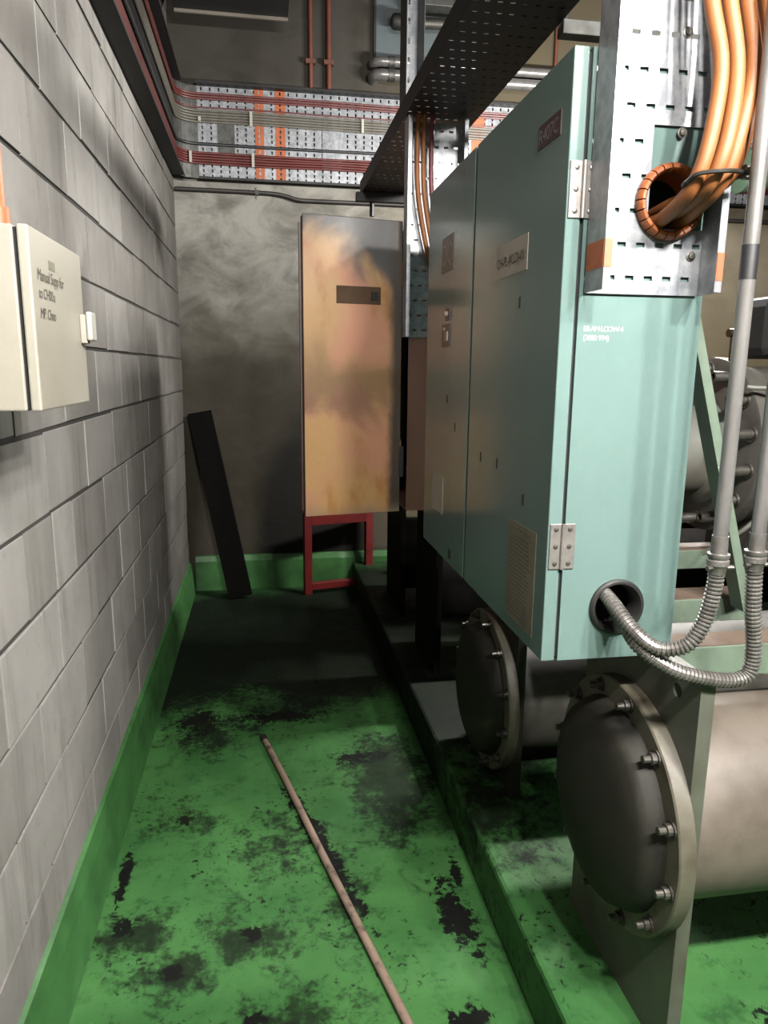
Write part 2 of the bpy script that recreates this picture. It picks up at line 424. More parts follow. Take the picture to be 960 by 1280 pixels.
# ------------------------------------------------------------------ the room
XL, YB, CEIL, XR, YF = -0.513, 4.88, 3.9, 4.4, -2.8
PX, PZ = 0.593, 0.166            # plinth edge and height
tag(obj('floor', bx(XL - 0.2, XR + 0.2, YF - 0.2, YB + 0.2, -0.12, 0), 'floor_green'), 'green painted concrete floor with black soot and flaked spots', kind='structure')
tag(obj('ceiling', bx(XL - 0.2, XR + 0.2, YF - 0.2, YB + 0.2, CEIL, CEIL + 0.12), 'ceiling_paint'), 'dark concrete ceiling slab', kind='structure')
wl_ = tag(obj('wall_left', bx(XL - 0.2, XL - 0.0036, YF, YB, 0, CEIL), 'mortar'), 'pale grey concrete block wall on the left', kind='structure')
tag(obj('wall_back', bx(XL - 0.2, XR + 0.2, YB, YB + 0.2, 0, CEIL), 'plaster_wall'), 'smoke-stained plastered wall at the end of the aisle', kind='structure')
tag(obj('wall_right', bx(XR, XR + 0.2, YF, YB, 0, CEIL), 'far_wall'), 'plain grey wall beyond the machines', kind='structure')
tag(obj('wall_front', bx(XL - 0.2, XR + 0.2, YF - 0.2, YF, 0, CEIL), 'far_wall'), 'plain grey wall behind the camera', kind='structure')
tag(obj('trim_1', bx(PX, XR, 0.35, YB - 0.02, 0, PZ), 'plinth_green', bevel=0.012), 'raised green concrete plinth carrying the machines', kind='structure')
# skirtings
bm = new()
pr = [(XL, 0), (XL + 0.036, 0), (XL + 0.030, 0.05), (XL + 0.022, 0.15), (XL + 0.012, 0.205), (XL, 0.212)]
A = [bm.verts.new((x, YF, z)) for x, z in pr]; B = [bm.verts.new((x, YB, z)) for x, z in pr]
for i in range(len(pr)): bm.faces.new((A[i], A[(i + 1) % len(pr)], B[(i + 1) % len(pr)], B[i]))
bm.faces.new(A); bm.faces.new(B[::-1])
tag(obj('baseboard_left', bm, 'skirting_green'), 'green painted cove skirting along the block wall', kind='structure')
bm = new()
pr = [(YB, 0), (YB - 0.03, 0), (YB - 0.022, 0.2), (YB - 0.01, 0.235), (YB, 0.24)]
A = [bm.verts.new((XL + 0.036, y, z)) for y, z in pr]; B = [bm.verts.new((XR, y, z)) for y, z in pr]
for i in range(len(pr)): bm.faces.new((A[i], A[(i + 1) % len(pr)], B[(i + 1) % len(pr)], B[i]))
bm.faces.new(A); bm.faces.new(B[::-1])
tag(obj('baseboard_back', bm, 'skirting_green'), 'green painted skirting along the end wall', kind='structure')

# concrete blocks, one object each, sharing a few meshes
def block_mesh(L, H, k):
    rnd = random.Random(k * 13 + int(L * 1000)); bm = new(); g = 0.0052; c = 0.0012
    j = lambda s=0.0025: rnd.uniform(-s, s)
    gy = 0.0040
    y0, y1, z0, z1 = gy + j(0.001), L - gy + j(0.001), g + j(), H - g + j()
    fx = j(0.0016)
    pts = [(-0.03, y0, z0), (-0.03, y1, z0), (-0.03, y1, z1), (-0.03, y0, z1),
           (fx - c, y0, z0 + j()), (fx - c, y1, z0 + j()), (fx - c, y1, z1 + j()), (fx - c, y0, z1 + j()),
           (fx + j(0.001), y0 + 0.0008, z0 + c), (fx + j(0.001), y1 - 0.0008, z0 + c), (fx + j(0.001), y1 - 0.0008, z1 - c), (fx + j(0.001), y0 + 0.0008, z1 - c)]
    V = [bm.verts.new(p_) for p_ in pts]
    for a in (0, 4):
        for i in range(4): bm.faces.new((V[a + i], V[a + (i + 1) % 4], V[a + 4 + (i + 1) % 4], V[a + 4 + i]))
    bm.faces.new(V[8:12]); bm.faces.new(V[0:4][::-1])
    bmesh.ops.recalc_face_normals(bm, faces=bm.faces)
    me = bpy.data.meshes.new('block'); bm.to_mesh(me); bm.free(); me.materials.append(MAT['concrete_block']); return me
BM = {}
Z0 = 0.148                      # lowest course joint; courses are 0.2 m
wl_loc = wl_.location
n = 0
for row in range(0, 19):
    z = Z0 + 0.2 * row; h = 0.2
    if z > CEIL - 0.05: continue
    h = min(h, CEIL - z)
    start = 0.81 if row % 2 == 0 else 0.61
    y = 0.61; i = 0
    while y < YB - 0.01:
        L = 0.2 if (row % 2 == 0 and i == 0) else min(0.4, YB - y)
        i += 1
        cuts = [(y, L)]
        if row == 4 and abs(y - 1.61) < 0.02: cuts = [(y, 0.215), (y + 0.215, L - 0.215)]
        for (yy0, LL) in cuts:
            k = (round(LL, 3), round(h, 3), random.randrange(5))
            if k not in BM: BM[k] = block_mesh(k[0], k[1], k[2])
            o = bpy.data.objects.new('block', BM[k]); COL.objects.link(o); o.parent = wl_
            o.location = Vector((XL + random.uniform(-0.0012, 0.0012), yy0, z)) - wl_loc
        y += L
# the stretch of wall behind the camera is one rendered slab
obj('wall_slab', bx(XL - 0.0025, XL, YF, 0.60, 0.214, CEIL), 'concrete_block', wl_)

# ------------------------------------------------------------------ ceiling lamps
def lamp(x, y, z, along, watts, label):
    t_ = thing('ceiling_lamp', (x, y, z), label, 'lamp')
    L = 0.62
    obj('housing', bx(x - L, x + L, y - 0.07, y + 0.07, z, z + 0.05), 'lamp_white', t_, bevel=0.006)
    for s in (-1, 1):
        o = obj('tube', cyl(new(), (x - L + 0.03, y + s * 0.035, z - 0.022), (x + L - 0.03, y + s * 0.035, z - 0.022), 0.013, 12), 'tube_glow', t_, smooth=True)
        obj('hanger_rod', cyl(new(), (x + s * 0.45, y, z + 0.05), (x + s * 0.45, y, CEIL), 0.005, 8), 'galvanised_old', t_)
        bm = new(); box(bm, x + s * L - 0.03, x + s * L, y - 0.055, y + 0.055, z - 0.04, z); obj('end_cap', bm, 'lamp_white', t_)
    for k in range(4):                                   # light of the tubes, spread along their length
        li = bpy.data.lights.new('lamp_light', 'POINT'); li.energy = watts / 4; li.shadow_soft_size = 0.05
        li.color = (1.0, 0.975, 0.93)
        lo = bpy.data.objects.new('lamp_light', li); COL.objects.link(lo); lo.parent = t_; lo.location = (-0.45 + 0.3 * k, 0, -0.09)
tt = NT('tube_glow', 0.4); tt.base((0.9, 0.9, 0.88, 1)); tt.b.inputs['Emission Color'].default_value = (1, 0.97, 0.92, 1); tt.b.inputs['Emission Strength'].default_value = 6.0
MAT['tube_glow'] = tt.m
for a in LAMPS: lamp(*a)

# ------------------------------------------------------------------ near control cabinet
CX0, CX1, CY0, CY1, CZ0, CZ1 = 0.50, 0.76, 1.197, 2.215, 0.967, 2.006
SPLIT = 1.735
cab = thing('control_cabinet', ((CX0 + CX1) / 2, (CY0 + CY1) / 2, CZ0), 'large glossy teal-green steel control cabinet with two doors above the vessels', 'cabinet')
bm = new()
bx0 = CX0 + 0.032
GR = (0.642, 1.068, 0.043); RG = (0.678, 1.777, 0.047)
holed(bm, [(bx0, CZ0), (CX1, CZ0), (CX1, CZ1), (bx0, CZ1)], [GR, RG], lambda a, b: (a, CY0, b), (0, 0.003, 0))
box(bm, bx0, bx0 + 0.003, CY0 + 0.003, CY1, CZ0, CZ1); box(bm, CX1 - 0.003, CX1, CY0 + 0.003, CY1, CZ0, CZ1)
box(bm, bx0 + 0.003, CX1 - 0.003, CY1 - 0.003, CY1, CZ0, CZ1)
box(bm, bx0 + 0.003, CX1 - 0.003, CY0 + 0.003, CY1 - 0.003, CZ0, CZ0 + 0.003); box(bm, bx0 + 0.003, CX1 - 0.003, CY0 + 0.003, CY1 - 0.003, CZ1 - 0.003, CZ1)
obj('body', bm, 'cabinet_paint', cab)
obj('door_seal', bx(CX0 + 0.026, bx0, CY0 + 0.006, CY1 - 0.006, CZ0 + 0.006, CZ1 - 0.006), 'gap_black', cab)
d1 = obj('door', bx(CX0, CX0 + 0.026, CY0, SPLIT - 0.008, CZ0, CZ1), 'cabinet_paint', cab, bevel=0.002)
d2 = obj('door', bx(CX0, CX0 + 0.026, SPLIT + 0.008, CY1, CZ0, CZ1), 'cabinet_paint', cab, bevel=0.002)
def hinge(parent, x, y, z0, z1, wl=0.024, wr=0.024):
    h = obj('hinge', bx(x - wl, x - 0.003, y - 0.003, y, z0, z1), 'steel_hinge', parent, bevel=0.0008, label='bare steel butt hinge')
    obj('leaf', bx(x + 0.003, x + wr, y - 0.003, y, z0, z1), 'steel_hinge', h, bevel=0.0008)
    obj('knuckle', cyl(new(), (x, y - 0.004, z0), (x, y - 0.004, z1), 0.004, 12), 'steel_hinge', h, smooth=True)
    for s in (-1, 1):
        for k in (0.12, 0.5, 0.88):
            zz = z0 + (z1 - z0) * k; xx = x + s * 0.013
            obj('screw', lathe(new(), (xx, y - 0.003, zz), (0, -1, 0), [(0, 0.0045), (0.0012, 0.004), (0.002, 0.0015), (0.002, 0)], 12), 'bolt_steel', h, smooth=True)
hinge(cab, 0.5275, CY0, 1.145, 1.229)
hinge(cab, 0.527, CY0, 1.747, 1.836)
# plates and stickers on the doors (face towards -X; text reads from far to near)
def on_front(y_left, z_base): return lambda a, b: (CX0 - 0.0016, y_left - a, z_base + b)
def plate(name, parent, y0, y1, z0, z1, mat, dx=0.0012, label=None):
    return obj(name, bx(CX0 - dx, CX0, y0, y1, z0, z1), mat, parent, label=label)
nm = plate('name_sign', d1, 1.367, 1.554, 1.687, 1.754, 'paper_white', label='cream sign with dark lettering')
obj('lettering', text_bm('CH-PL-(KLD)-01', 0.028, on_front(1.548, 1.708), spacing=0.86), 'ink', nm)
rl = plate('refrigerant_label', d1, 1.236, 1.337, 1.886, 1.926, 'red_label', label='dark red label')
obj('lettering', text_bm('R407C', 0.034, on_front(1.334, 1.894), spacing=0.92), 'label_grey', rl)
il = plate('instruction_label', d1, 1.249, 1.402, 0.994, 1.199, 'paper_dirty', label='yellowed label printed with small text')
bm = new()
rr = random.Random(3)
z = 1.188
while z > 1.004:
    y = 1.392
    while y > 1.285:
        L = rr.uniform(0.008, 0.026)
        box(bm, CX0 - 0.0017, CX0 - 0.0012, y - L, y, z - 0.0032, z); y -= L + 0.004
    z -= 0.0085 if rr.random() > 0.15 else 0.016
obj('small_print', bm, 'ink_faint', il)
lg = plate('maker_plate', d2, 1.920, 2.045, 1.758, 1.850, 'brown_plate', label='brown square maker emblem plate')
obj('emblem', text_bm('DQ', 0.078, on_front(2.040, 1.778), spacing=0.85), 'brown_light', lg)
sw = plate('switch_plate', d2, 1.935, 2.02, 1.560, 1.620, 'brown_plate', 0.003, label='small brown switch plate')
obj('marking', bx(CX0 - 0.006, CX0 - 0.003, 1.95, 1.975, 1.575, 1.600), 'brown_light', sw)
obj('marking', bx(CX0 - 0.005, CX0 - 0.003, 1.985, 2.012, 1.604, 1.612), 'brown_light', sw)
sw = plate('switch_plate', d2, 1.938, 1.985, 1.630, 1.662, 'brown_plate', 0.003, label='small brown switch plate')
obj('switch_knob', cyl(new(), (CX0 - 0.012, 1.962, 1.646), (CX0 - 0.003, 1.962, 1.646), 0.008, 12), 'brown_light', sw)
plate('paper_tag', d2, 1.970, 2.100, 1.090, 1.197, 'paper_white', label='blank cream paper tag')
plate('key_slot', d2, 1.865, 1.888, 0.985, 1.012, 'gap_black')
for y, z in ((1.40, 1.63), (1.50, 1.30), (1.86, 1.35), (1.95, 1.42), (1.33, 1.25), (1.62, 1.30)):
    plate('paint_chip', d1 if y < SPLIT else d2, y - 0.004, y + 0.004, z - 0.012, z + 0.010, 'gap_black', 0.0006)
# lettering painted on the near side, reads left to right
side = lambda x, z: (lambda a, b: (x + a, CY0 - 0.0008, z + b))
obj('stencil_lettering', text_bm('EB AM-LCOW-4', 0.0125, side(0.543, 1.566), spacing=0.8), 'white_ink', cab, label='white painted lettering')
obj('stencil_lettering', text_bm('(3880 994)', 0.0125, side(0.543, 1.551), spacing=0.88), 'white_ink', cab, label='white painted lettering')
# rubber grommet for the flexible hoses
obj('grommet', lathe(new(), (GR[0], CY0, GR[1]), (0, -1, 0), [(-0.03, 0.040), (-0.03, 0.043), (0.0, 0.043), (0.0, 0.053), (0.005, 0.0535), (0.009, 0.050), (0.009, 0.046), (0.0, 0.041), (-0.03, 0.040)], 40), 'rubber', cab, smooth=True, label='black rubber hose grommet')
obj('component_board', bx(0.56, 0.745, 1.28, 2.1, 1.0, 1.97), 'cabinet_inside', cab)

# ------------------------------------------------------------------ cable trays
# galvanised riser tray on the cabinet side
TX0, TX1 = 0.540, 0.745
def riser(name, x0, x1, yb, z0, z1, label, cut=None, fl=0.065):
    t_ = thing(name, ((x0 + x1) / 2, yb, z0), label, 'cable tray')
    nu = 6; pu = (x1 - x0) / nu; nv = int(round((z1 - z0) / 0.0535)); pv = (z1 - z0) / nv
    sk = None
    if cut: sk = lambda i, j: cut(x0 + (i + .5) * pu, z0 + (j + .5) * pv)
    obj('perforated_sheet', perforated(new(), (x0, yb, z0), (1, 0, 0), (0, 0, 1), nu, nv, pu, pv, 0.0155, 0.0075, 0.008, sk), 'galvanised', t_, solid=0.0014)
    for s, x in ((1, x0), (-1, x1)):
        bm = new()
        box(bm, min(x, x - s * 0.0016), max(x, x - s * 0.0016), yb - fl, yb + 0.0007, z0, z1)
        obj('flange', bm, 'galvanised', t_)
        obj('lip', bx(min(x - s * .0016, x + s * 0.011), max(x - s * .0016, x + s * 0.011), yb - fl - 0.0016, yb - fl, z0, z1), 'galvanised', t_)
    return t_
tr = riser('cable_riser_tray', TX0, TX1, 1.192, 1.628, 2.325, 'bright galvanised perforated cable tray fixed upright on the teal cabinet side',
           lambda x, z: x > 0.632 and 1.73 < z < 1.87)
# painted bands near its lower end
obj('paint_band', bx(TX0 - 0.0023, TX0 - 0.0017, 1.128, 1.19, 1.662, 1.705), 'orange_paint', tr, label='orange paint mark')
obj('paint_band', bx(TX0 - 0.0016, TX0 + 0.011, 1.1245, 1.1254, 1.662, 1.705), 'orange_paint', tr, label='orange paint mark')
obj('paint_band', bx(TX1 - 0.011, TX1 + 0.0016, 1.1245, 1.1254, 1.646, 1.690), 'orange_paint', tr, label='orange paint mark')
for (x, z) in ((0.565, 1.885), (0.688, 2.035), (0.692, 1.886), (0.727, 1.693), (0.556, 1.69)):
    b = obj('bolt', lathe(new(), (x, 1.1913, z), (0, -1, 0), [(0, 0.0085), (0.0015, 0.0085), (0.002, 0.006), (0.005, 0.005), (0.006, 0.0)], 16), 'bolt_steel', tr, smooth=True)

# orange split edging round the cable hole
og = thing('cable_entry_ring', (RG[0], CY0, RG[1] - 0.062), 'orange ribbed plastic ring round the cable hole in the cabinet side', 'grommet')
bm = new()
for k in range(22):
    a0, a1 = 2 * PI * k / 22 + 0.02, 2 * PI * (k + 1) / 22 - 0.02
    rings = []
    for q in range(5):
        a = a0 + (a1 - a0) * q / 4; ring = []
        for e in range(10):
            th = 2 * PI * e / 10
            r = 0.0535 + 0.0075 * math.cos(th); yo = 0.013 * math.sin(th)
            ring.append(bm.verts.new((RG[0] + r * math.cos(a), CY0 - 0.012 + yo, RG[1] + r * math.sin(a))))
        rings.append(ring)
    for R, S in zip(rings, rings[1:]):
        for e in range(10): bm.faces.new((R[e], R[(e + 1) % 10], S[(e + 1) % 10], S[e]))
    bm.faces.new(rings[0]); bm.faces.new(rings[-1][::-1])
obj('ring', bm, 'orange_grommet', og, smooth=True)
obj('sleeve', lathe(new(), (RG[0], CY0 - 0.012, RG[1]), (0, 1, 0), [(0, 0.0475), (0, 0.050), (0.05, 0.0468), (0.05, 0.0455), (0, 0.0475)], 40), 'orange_grommet', og, smooth=True)

# thick orange power cables looping into the ring
PC = [
 ([(0.646, 2.60, 2.360), (0.646, 1.80, 2.360), (0.646, 1.36, 2.375), (0.646, 1.22, 2.365), (0.650, 1.135, 2.25), (0.661, 1.12, 2.143), (0.669, 1.10, 2.04), (0.681, 1.08, 1.946), (0.670, 1.07, 1.853), (0.659, 1.08, 1.789), (0.656, 1.12, 1.760), (0.660, 1.20, 1.742), (0.660, 1.26, 1.735)], 'leftmost thick orange power cable looping into the ribbed ring'),
 ([(0.672, 2.60, 2.360), (0.672, 1.80, 2.360), (0.672, 1.36, 2.375), (0.672, 1.22, 2.365), (0.678, 1.135, 2.25), (0.687, 1.12, 2.146), (0.698, 1.10, 2.043), (0.707, 1.08, 1.948), (0.693, 1.062, 1.854), (0.681, 1.067, 1.795), (0.677, 1.107, 1.768), (0.683, 1.20, 1.757), (0.685, 1.26, 1.757)], 'second thick orange power cable from the left looping into the ring'),
 ([(0.698, 2.60, 2.360), (0.698, 1.80, 2.360), (0.698, 1.36, 2.375), (0.698, 1.22, 2.365), (0.704, 1.135, 2.25), (0.713, 1.12, 2.148), (0.727, 1.10, 2.045), (0.734, 1.08, 1.950), (0.716, 1.07, 1.856), (0.703, 1.08, 1.791), (0.695, 1.12, 1.762), (0.705, 1.20, 1.748), (0.710, 1.26, 1.745)], 'third thick orange power cable from the left, scuffed with dark marks'),
 ([(0.724, 2.60, 2.360), (0.724, 1.80, 2.360), (0.724, 1.36, 2.375), (0.724, 1.22, 2.365), (0.732, 1.140, 2.25), (0.743, 1.12, 2.151), (0.757, 1.10, 2.047), (0.765, 1.09, 1.957), (0.741, 1.09, 1.864), (0.723, 1.10, 1.797), (0.700, 1.135, 1.785), (0.688, 1.20, 1.775), (0.688, 1.26, 1.77)], 'rightmost thick orange power cable of the bundle at the upper right'),
]
for pts, lab in PC:
    tag(obj('power_cable', sweep(new(), spline(pts, 10), 0.0118, 14), 'orange_cable', smooth=True), lab, 'cable', 'orange power cables on the riser tray')
bm = new()
loop = [(0.643, 1.085, 1.782), (0.650, 1.062, 1.790), (0.690, 1.049, 1.793), (0.735, 1.080, 1.800), (0.742, 1.100, 1.800), (0.735, 1.116, 1.798), (0.69, 1.100, 1.788), (0.65, 1.098, 1.780), (0.643, 1.085, 1.782)]
pth = spline(loop, 8)
st = tag(obj('cable_strap', sweep(bm, pth, 0.0035, 8), 'tie_dark', smooth=True), 'dark metal strap tying the orange power cables together', 'strap')
obj('buckle', bx(0.735, 0.752, 1.078, 1.090, 1.792, 1.812), 'bolt_steel', st, bevel=0.002)
obj('screw', cyl(new(), (0.735, 1.074, 1.802), (0.765, 1.074, 1.806), 0.0045, 10), 'bolt_steel', st, smooth=True)

# overhead tray, galvanised but coloured dark for its shaded underside
OX0, OX1, OZ, OY0, OY1 = 0.500, 0.748, 2.345, 1.25, 3.80
ot = thing('overhead_cable_tray', ((OX0 + OX1) / 2, (OY0 + OY1) / 2, OZ), 'long perforated galvanised cable tray, coloured shade-dark, running overhead along the aisle', 'cable tray')
nv = int((OY1 - OY0) / 0.054); pv = (OY1 - OY0) / nv
obj('perforated_sheet', perforated(new(), (OX0, OY0, OZ), (1, 0, 0), (0, 1, 0), 8, nv, (OX1 - OX0) / 8, pv, 0.013, 0.0065, 0.008), 'tray_shaded', ot, solid=0.0015)
for x in (OX0, OX1):
    obj('flange', bx(x - 0.001, x + 0.001, OY0, OY1, OZ, OZ + 0.062), 'tray_shaded', ot)
obj('support_strut', bx(OX0 - 0.03, OX1 + 0.03, 3.71, 3.75, OZ - 0.045, OZ - 0.002), 'tray_shaded', ot, bevel=0.002)
obj('support_strut', bx(0.752, 1.15, 1.88, 1.92, 2.318, 2.352), 'galvanised_old', ot, bevel=0.002)
for y, z0 in ((3.73, OZ - 0.045), (1.90, 2.352)):
    obj('hanger_rod', cyl(new(), (OX1 + 0.02, y, z0), (OX1 + 0.02, y, CEIL), 0.006, 8), 'galvanised_old', ot)
obj('drop_rod', cyl(new(), (OX0 + 0.05, 3.73, OZ - 0.11), (OX0 + 0.05, 3.73, OZ - 0.045), 0.012, 8), 'tray_shaded', ot)
# strut hanger left of the tray
hs = thing('hanger_strut', (0.53, 2.75, 2.348), 'upright galvanised channel strut rising from the dark overhead tray to the ceiling', 'strut')
nvv = int((CEIL - 2.348) / 0.06)
obj('channel_face', perforated(new(), (0.503, 2.75, 2.348), (1, 0, 0), (0, 0, 1), 1, nvv, 0.06, (CEIL - 2.348) / nvv, 0.008, 0.02), 'galvanised', hs, solid=0.0016)
for x in (0.503, 0.563): obj('channel_side', bx(x - 0.001, x + 0.001, 2.63, 2.75, 2.348, CEIL), 'galvanised_old', hs)

# riser tray of the burnt cabinet
riser('cable_riser_tray', 0.505, 0.710, 2.645, 1.612, 2.335, 'galvanised riser tray above the burnt tan cabinet, partly hidden by the teal cabinet')
for i, (x, mat, col) in enumerate(((0.541, 'orange_cable', 'left thin orange cable dropping from the dark overhead tray'), (0.563, 'orange_cable', 'middle thin orange cable dropping from the dark overhead tray'), (0.590, 'pink_cable', 'dull pink cable dropping from the dark overhead tray beside the orange ones'))):
    tag(obj('drop_cable', sweep(new(), spline([(x, 2.60, 2.40), (x, 2.60, 2.34), (x - 0.004, 2.595, 2.25), (x + 0.002, 2.60, 2.10), (x + 0.03, 2.605, 1.95), (x + 0.06, 2.62, 1.85)], 8), 0.0085, 10), mat, smooth=True), col, 'cable', 'cables dropping to the burnt cabinet')

# wall trays (left wall and end wall) with a rounded inner corner
WZ0, WZ1 = 2.63, 3.15
bt = thing('wall_cable_tray', (1.9, YB - 0.03, WZ0), 'galvanised perforated cable tray fixed along the end wall', 'cable tray')
BX0, BX1 = XL + 0.16, XR - 0.02
nu = int((BX1 - BX0) / 0.052); nv = 17
obj('perforated_sheet', perforated(new(), (BX0, YB - 0.03, WZ0), (1, 0, 0), (0, 0, 1), nu, nv, (BX1 - BX0) / nu, (WZ1 - WZ0) / nv, 0.010, 0.019), 'galvanised', bt, solid=0.0014)
for z in (WZ0, WZ1): obj('flange', bx(BX0, BX1, YB - 0.085, YB - 0.03, z - 0.001, z + 0.001), 'tray_shaded', bt)
for z in (WZ0 - 0.012, WZ1 - 0.002): obj('lip', bx(BX0, BX1, YB - 0.087, YB - 0.0845, z, z + 0.014), 'tray_shaded', bt)
for x0, x1 in ((-0.012, 0.042), (0.112, 0.172)):
    obj('paint_band', perforated(new(), (x0, YB - 0.0325, WZ0), (1, 0, 0), (0, 0, 1), 1, nv, x1 - x0, (WZ1 - WZ0) / nv, 0.010, 0.019), 'orange_paint', bt, label='orange paint stripe')
obj('paint_band', bx(1.36, 1.44, YB - 0.0335, YB - 0.0315, WZ0, WZ1), 'orange_paint', bt, label='orange paint stripe')
obj('splice_plate', bx(-0.235, -0.135, YB - 0.036, YB - 0.0315, WZ0 + 0.09, WZ0 + 0.33), 'galvanised_old', bt)
obj('splice_plate', bx(0.40, 0.52, YB - 0.036, YB - 0.0315, WZ0 + 0.09, WZ0 + 0.33), 'galvanised', bt)
for x in (0.0, 1.2, 2.4, 3.6): obj('wall_bracket', bx(x - 0.02, x + 0.02, YB - 0.03, YB, WZ0 + 0.02, WZ1 - 0.02), 'galvanised_old', bt)
lt = thing('wall_cable_tray', (XL + 0.03, 2.0, WZ0), 'dark cable tray running high along the block wall', 'cable tray')
nu = int((4.72 + 1.0) / 0.052)
obj('perforated_sheet', perforated(new(), (XL + 0.03, -1.0, WZ0), (0, 1, 0), (0, 0, 1), nu, nv, 5.72 / nu, (WZ1 - WZ0) / nv, 0.010, 0.019), 'tray_shaded', lt, solid=0.0014)
for z in (WZ0, WZ1): obj('flange', bx(XL + 0.002, XL + 0.078, -1.0, 4.78, z - 0.001, z + 0.001), 'tray_shaded', lt)
for z in (WZ0 - 0.012, WZ1 - 0.002): obj('lip', bx(XL + 0.0775, XL + 0.080, -1.0, 4.78, z, z + 0.014), 'tray_shaded', lt)
bm = new(); prev = None
for i in range(9):
    a = PI / 2 * i / 8; c = (XL + 0.16, YB - 0.16)
    p_ = (c[0] - 0.13 * math.cos(a), c[1] + 0.13 * math.sin(a))
    cur = [bm.verts.new((p_[0], p_[1], z)) for z in (WZ0, WZ1)]
    if prev: bm.faces.new((prev[0], cur[0], cur[1], prev[1]))
    prev = cur
obj('corner_sheet', bm, 'galvanised_old', lt, solid=0.0014)
# cables lying in the wall trays: along the block wall, round the corner, along the end wall
def tray_cable(z, r, mat, label, group, off=0.0):
    x = XL + 0.031 + r + off; yb = YB - 0.031 - r - off; R = 0.13 - r
    pts = [Vector((x, -0.9, z)), Vector((x, 2.0, z)), Vector((x, 4.0, z))]
    for i in range(0, 9):
        a = PI / 2 * i / 8
        pts.append(Vector((x + R * (1 - math.cos(a)), yb - R * (1 - math.sin(a)), z)))
    for k in range(1, 13): 
        xx = x + R + (XR - 0.05 - x - R) * k / 12
        pts.append(Vector((xx, yb, z + 0.003 * math.sin(k * 2.1 + round(z, 1) * 50))))
    o = obj('tray_cable', sweep(new(), pts, r, 8), mat, smooth=True)
    tag(o, label, 'cable', group)
pos = ('topmost', 'second', 'third', 'fourth', 'lowest')
for i, z in enumerate((3.106, 3.092, 3.078)):
    tray_cable(z, 0.0065, 'red_cable', ('topmost', 'middle', 'lowest')[i] + ' red cable of the upper bundle in the wall trays', 'red cables of the upper bundle')
tray_cable(3.030, 0.005, 'red_cable', 'single thin red cable just above the grey cables in the wall trays', 'single red cable')
for i in range(5):
    tray_cable(3.012 - 0.0155 * i, 0.0072, 'grey_cable', pos[i] + ' grey cable of the grey bundle in the wall trays', 'grey cables in the wall trays')
tray_cable(2.826, 0.009, 'black_cable', 'single black cable below the grey bundle in the wall trays', 'single black cable')
for i in range(5):
    tray_cable(2.776 - 0.0148 * i, 0.0071, 'red_cable', pos[i] + ' red cable of the lower bundle in the wall trays', 'red cables of the lower bundle')
for x, z0, z1, lab in ((-0.035, 2.935, 3.022, 'white cable tie round the grey bundle near the orange stripes'), (-0.34, 2.95, 2.975, 'white cable tie on the grey bundle near the tray corner'), (-0.4, 2.712, 2.776, 'white cable tie on the lower red bundle near the tray corner'),
                       (-0.028, 2.705, 2.786, 'white cable tie round the lower red bundle near the orange stripes'), (0.65, 2.938, 3.02, 'white cable tie on the grey bundle left of the hanging strut')):
    yb = YB - 0.052 if x > -0.35 else YB - 0.07
    tag(obj('cable_tie', bx(x - 0.008, x + 0.008, yb - 0.002, yb + 0.004, z0, z1), 'cable_tie', bevel=0.001), lab, 'cable tie', 'white ties on the tray cables')

# ------------------------------------------------------------------ things on the end wall
wc = thing('wall_conduit', (0.6, YB - 0.02, 2.55), 'thin dark conduit pipe clipped below the tray on the end wall', 'conduit')
obj('pipe', sweep(new(), spline([(XL + 0.01, YB - 0.022, 2.568), (-0.2, YB - 0.022, 2.568), (0.06, YB - 0.022, 2.566), (0.16, YB - 0.022, 2.556), (0.25, YB - 0.022, 2.535), (0.36, YB - 0.022, 2.533), (1.0, YB - 0.022, 2.535), (2.5, YB - 0.022, 2.535), (XR, YB - 0.022, 2.535)], 6), 0.0125, 10), 'pipe_brown', wc, smooth=True)
for x, z in ((-0.01, 2.567), (1.4, 2.535), (2.8, 2.535)):
    s = obj('saddle_clip', bx(x - 0.012, x + 0.012, YB - 0.037, YB, z - 0.015, z + 0.015), 'pipe_brown', wc)
    for q in (-1, 1): obj('screw', lathe(new(), (x, YB - 0.002, z + q * 0.026), (0, -1, 0), [(0, 0.009), (0.004, 0.007), (0.005, 0)], 10), 'steel_hinge', s)
for x, r, lab in ((0.332, 0.014, 'left rusty red conduit rising up the end wall above the tray'), (0.443, 0.016, 'right orange-red conduit rising up the end wall above the tray'), (1.903, 0.012, 'orange conduit rising up the end wall behind the overhead tray')):
    c_ = thing('red_conduit', (x, YB - 0.02, WZ1), lab, 'conduit', 'conduits rising from the wall tray')
    obj('pipe', cyl(new(), (x, YB - 0.022, WZ1 + 0.003), (x, YB - 0.022, CEIL), r, 12), 'red_conduit', c_, smooth=True)
    for z in (3.33, 3.7): obj('saddle_clip', bx(x - 0.03, x + 0.03, YB - 0.026 - r, YB, z - 0.012, z + 0.012), 'red_conduit', c_)
bp = thing('wall_panel', (1.06, YB - 0.03, 3.30), 'pale blue-grey sheet panel high on the end wall', 'panel')
obj('sheet', bx(0.72, 1.42, YB - 0.02, YB, 3.30, CEIL - 0.02), 'blue_panel', bp, bevel=0.003)
obj('edge_frame', bx(0.72, 0.735, YB - 0.03, YB - 0.02, 3.30, CEIL - 0.02), 'gap_black', bp)
obj('top_rail', bx(0.90, 1.46, YB - 0.16, YB - 0.02, 3.64, 3.70), 'galvanised_old', bp, bevel=0.003)
dp = thing('stub_pipe', (1.05, YB - 0.12, 3.53), 'short dark pipe with a fat end cap in front of the blue-grey panel', 'pipe')
obj('pipe', cyl(new(), (0.84, YB - 0.12, 3.55), (1.50, YB - 0.12, 3.57), 0.032, 20), 'pipe_dark', dp, smooth=True)
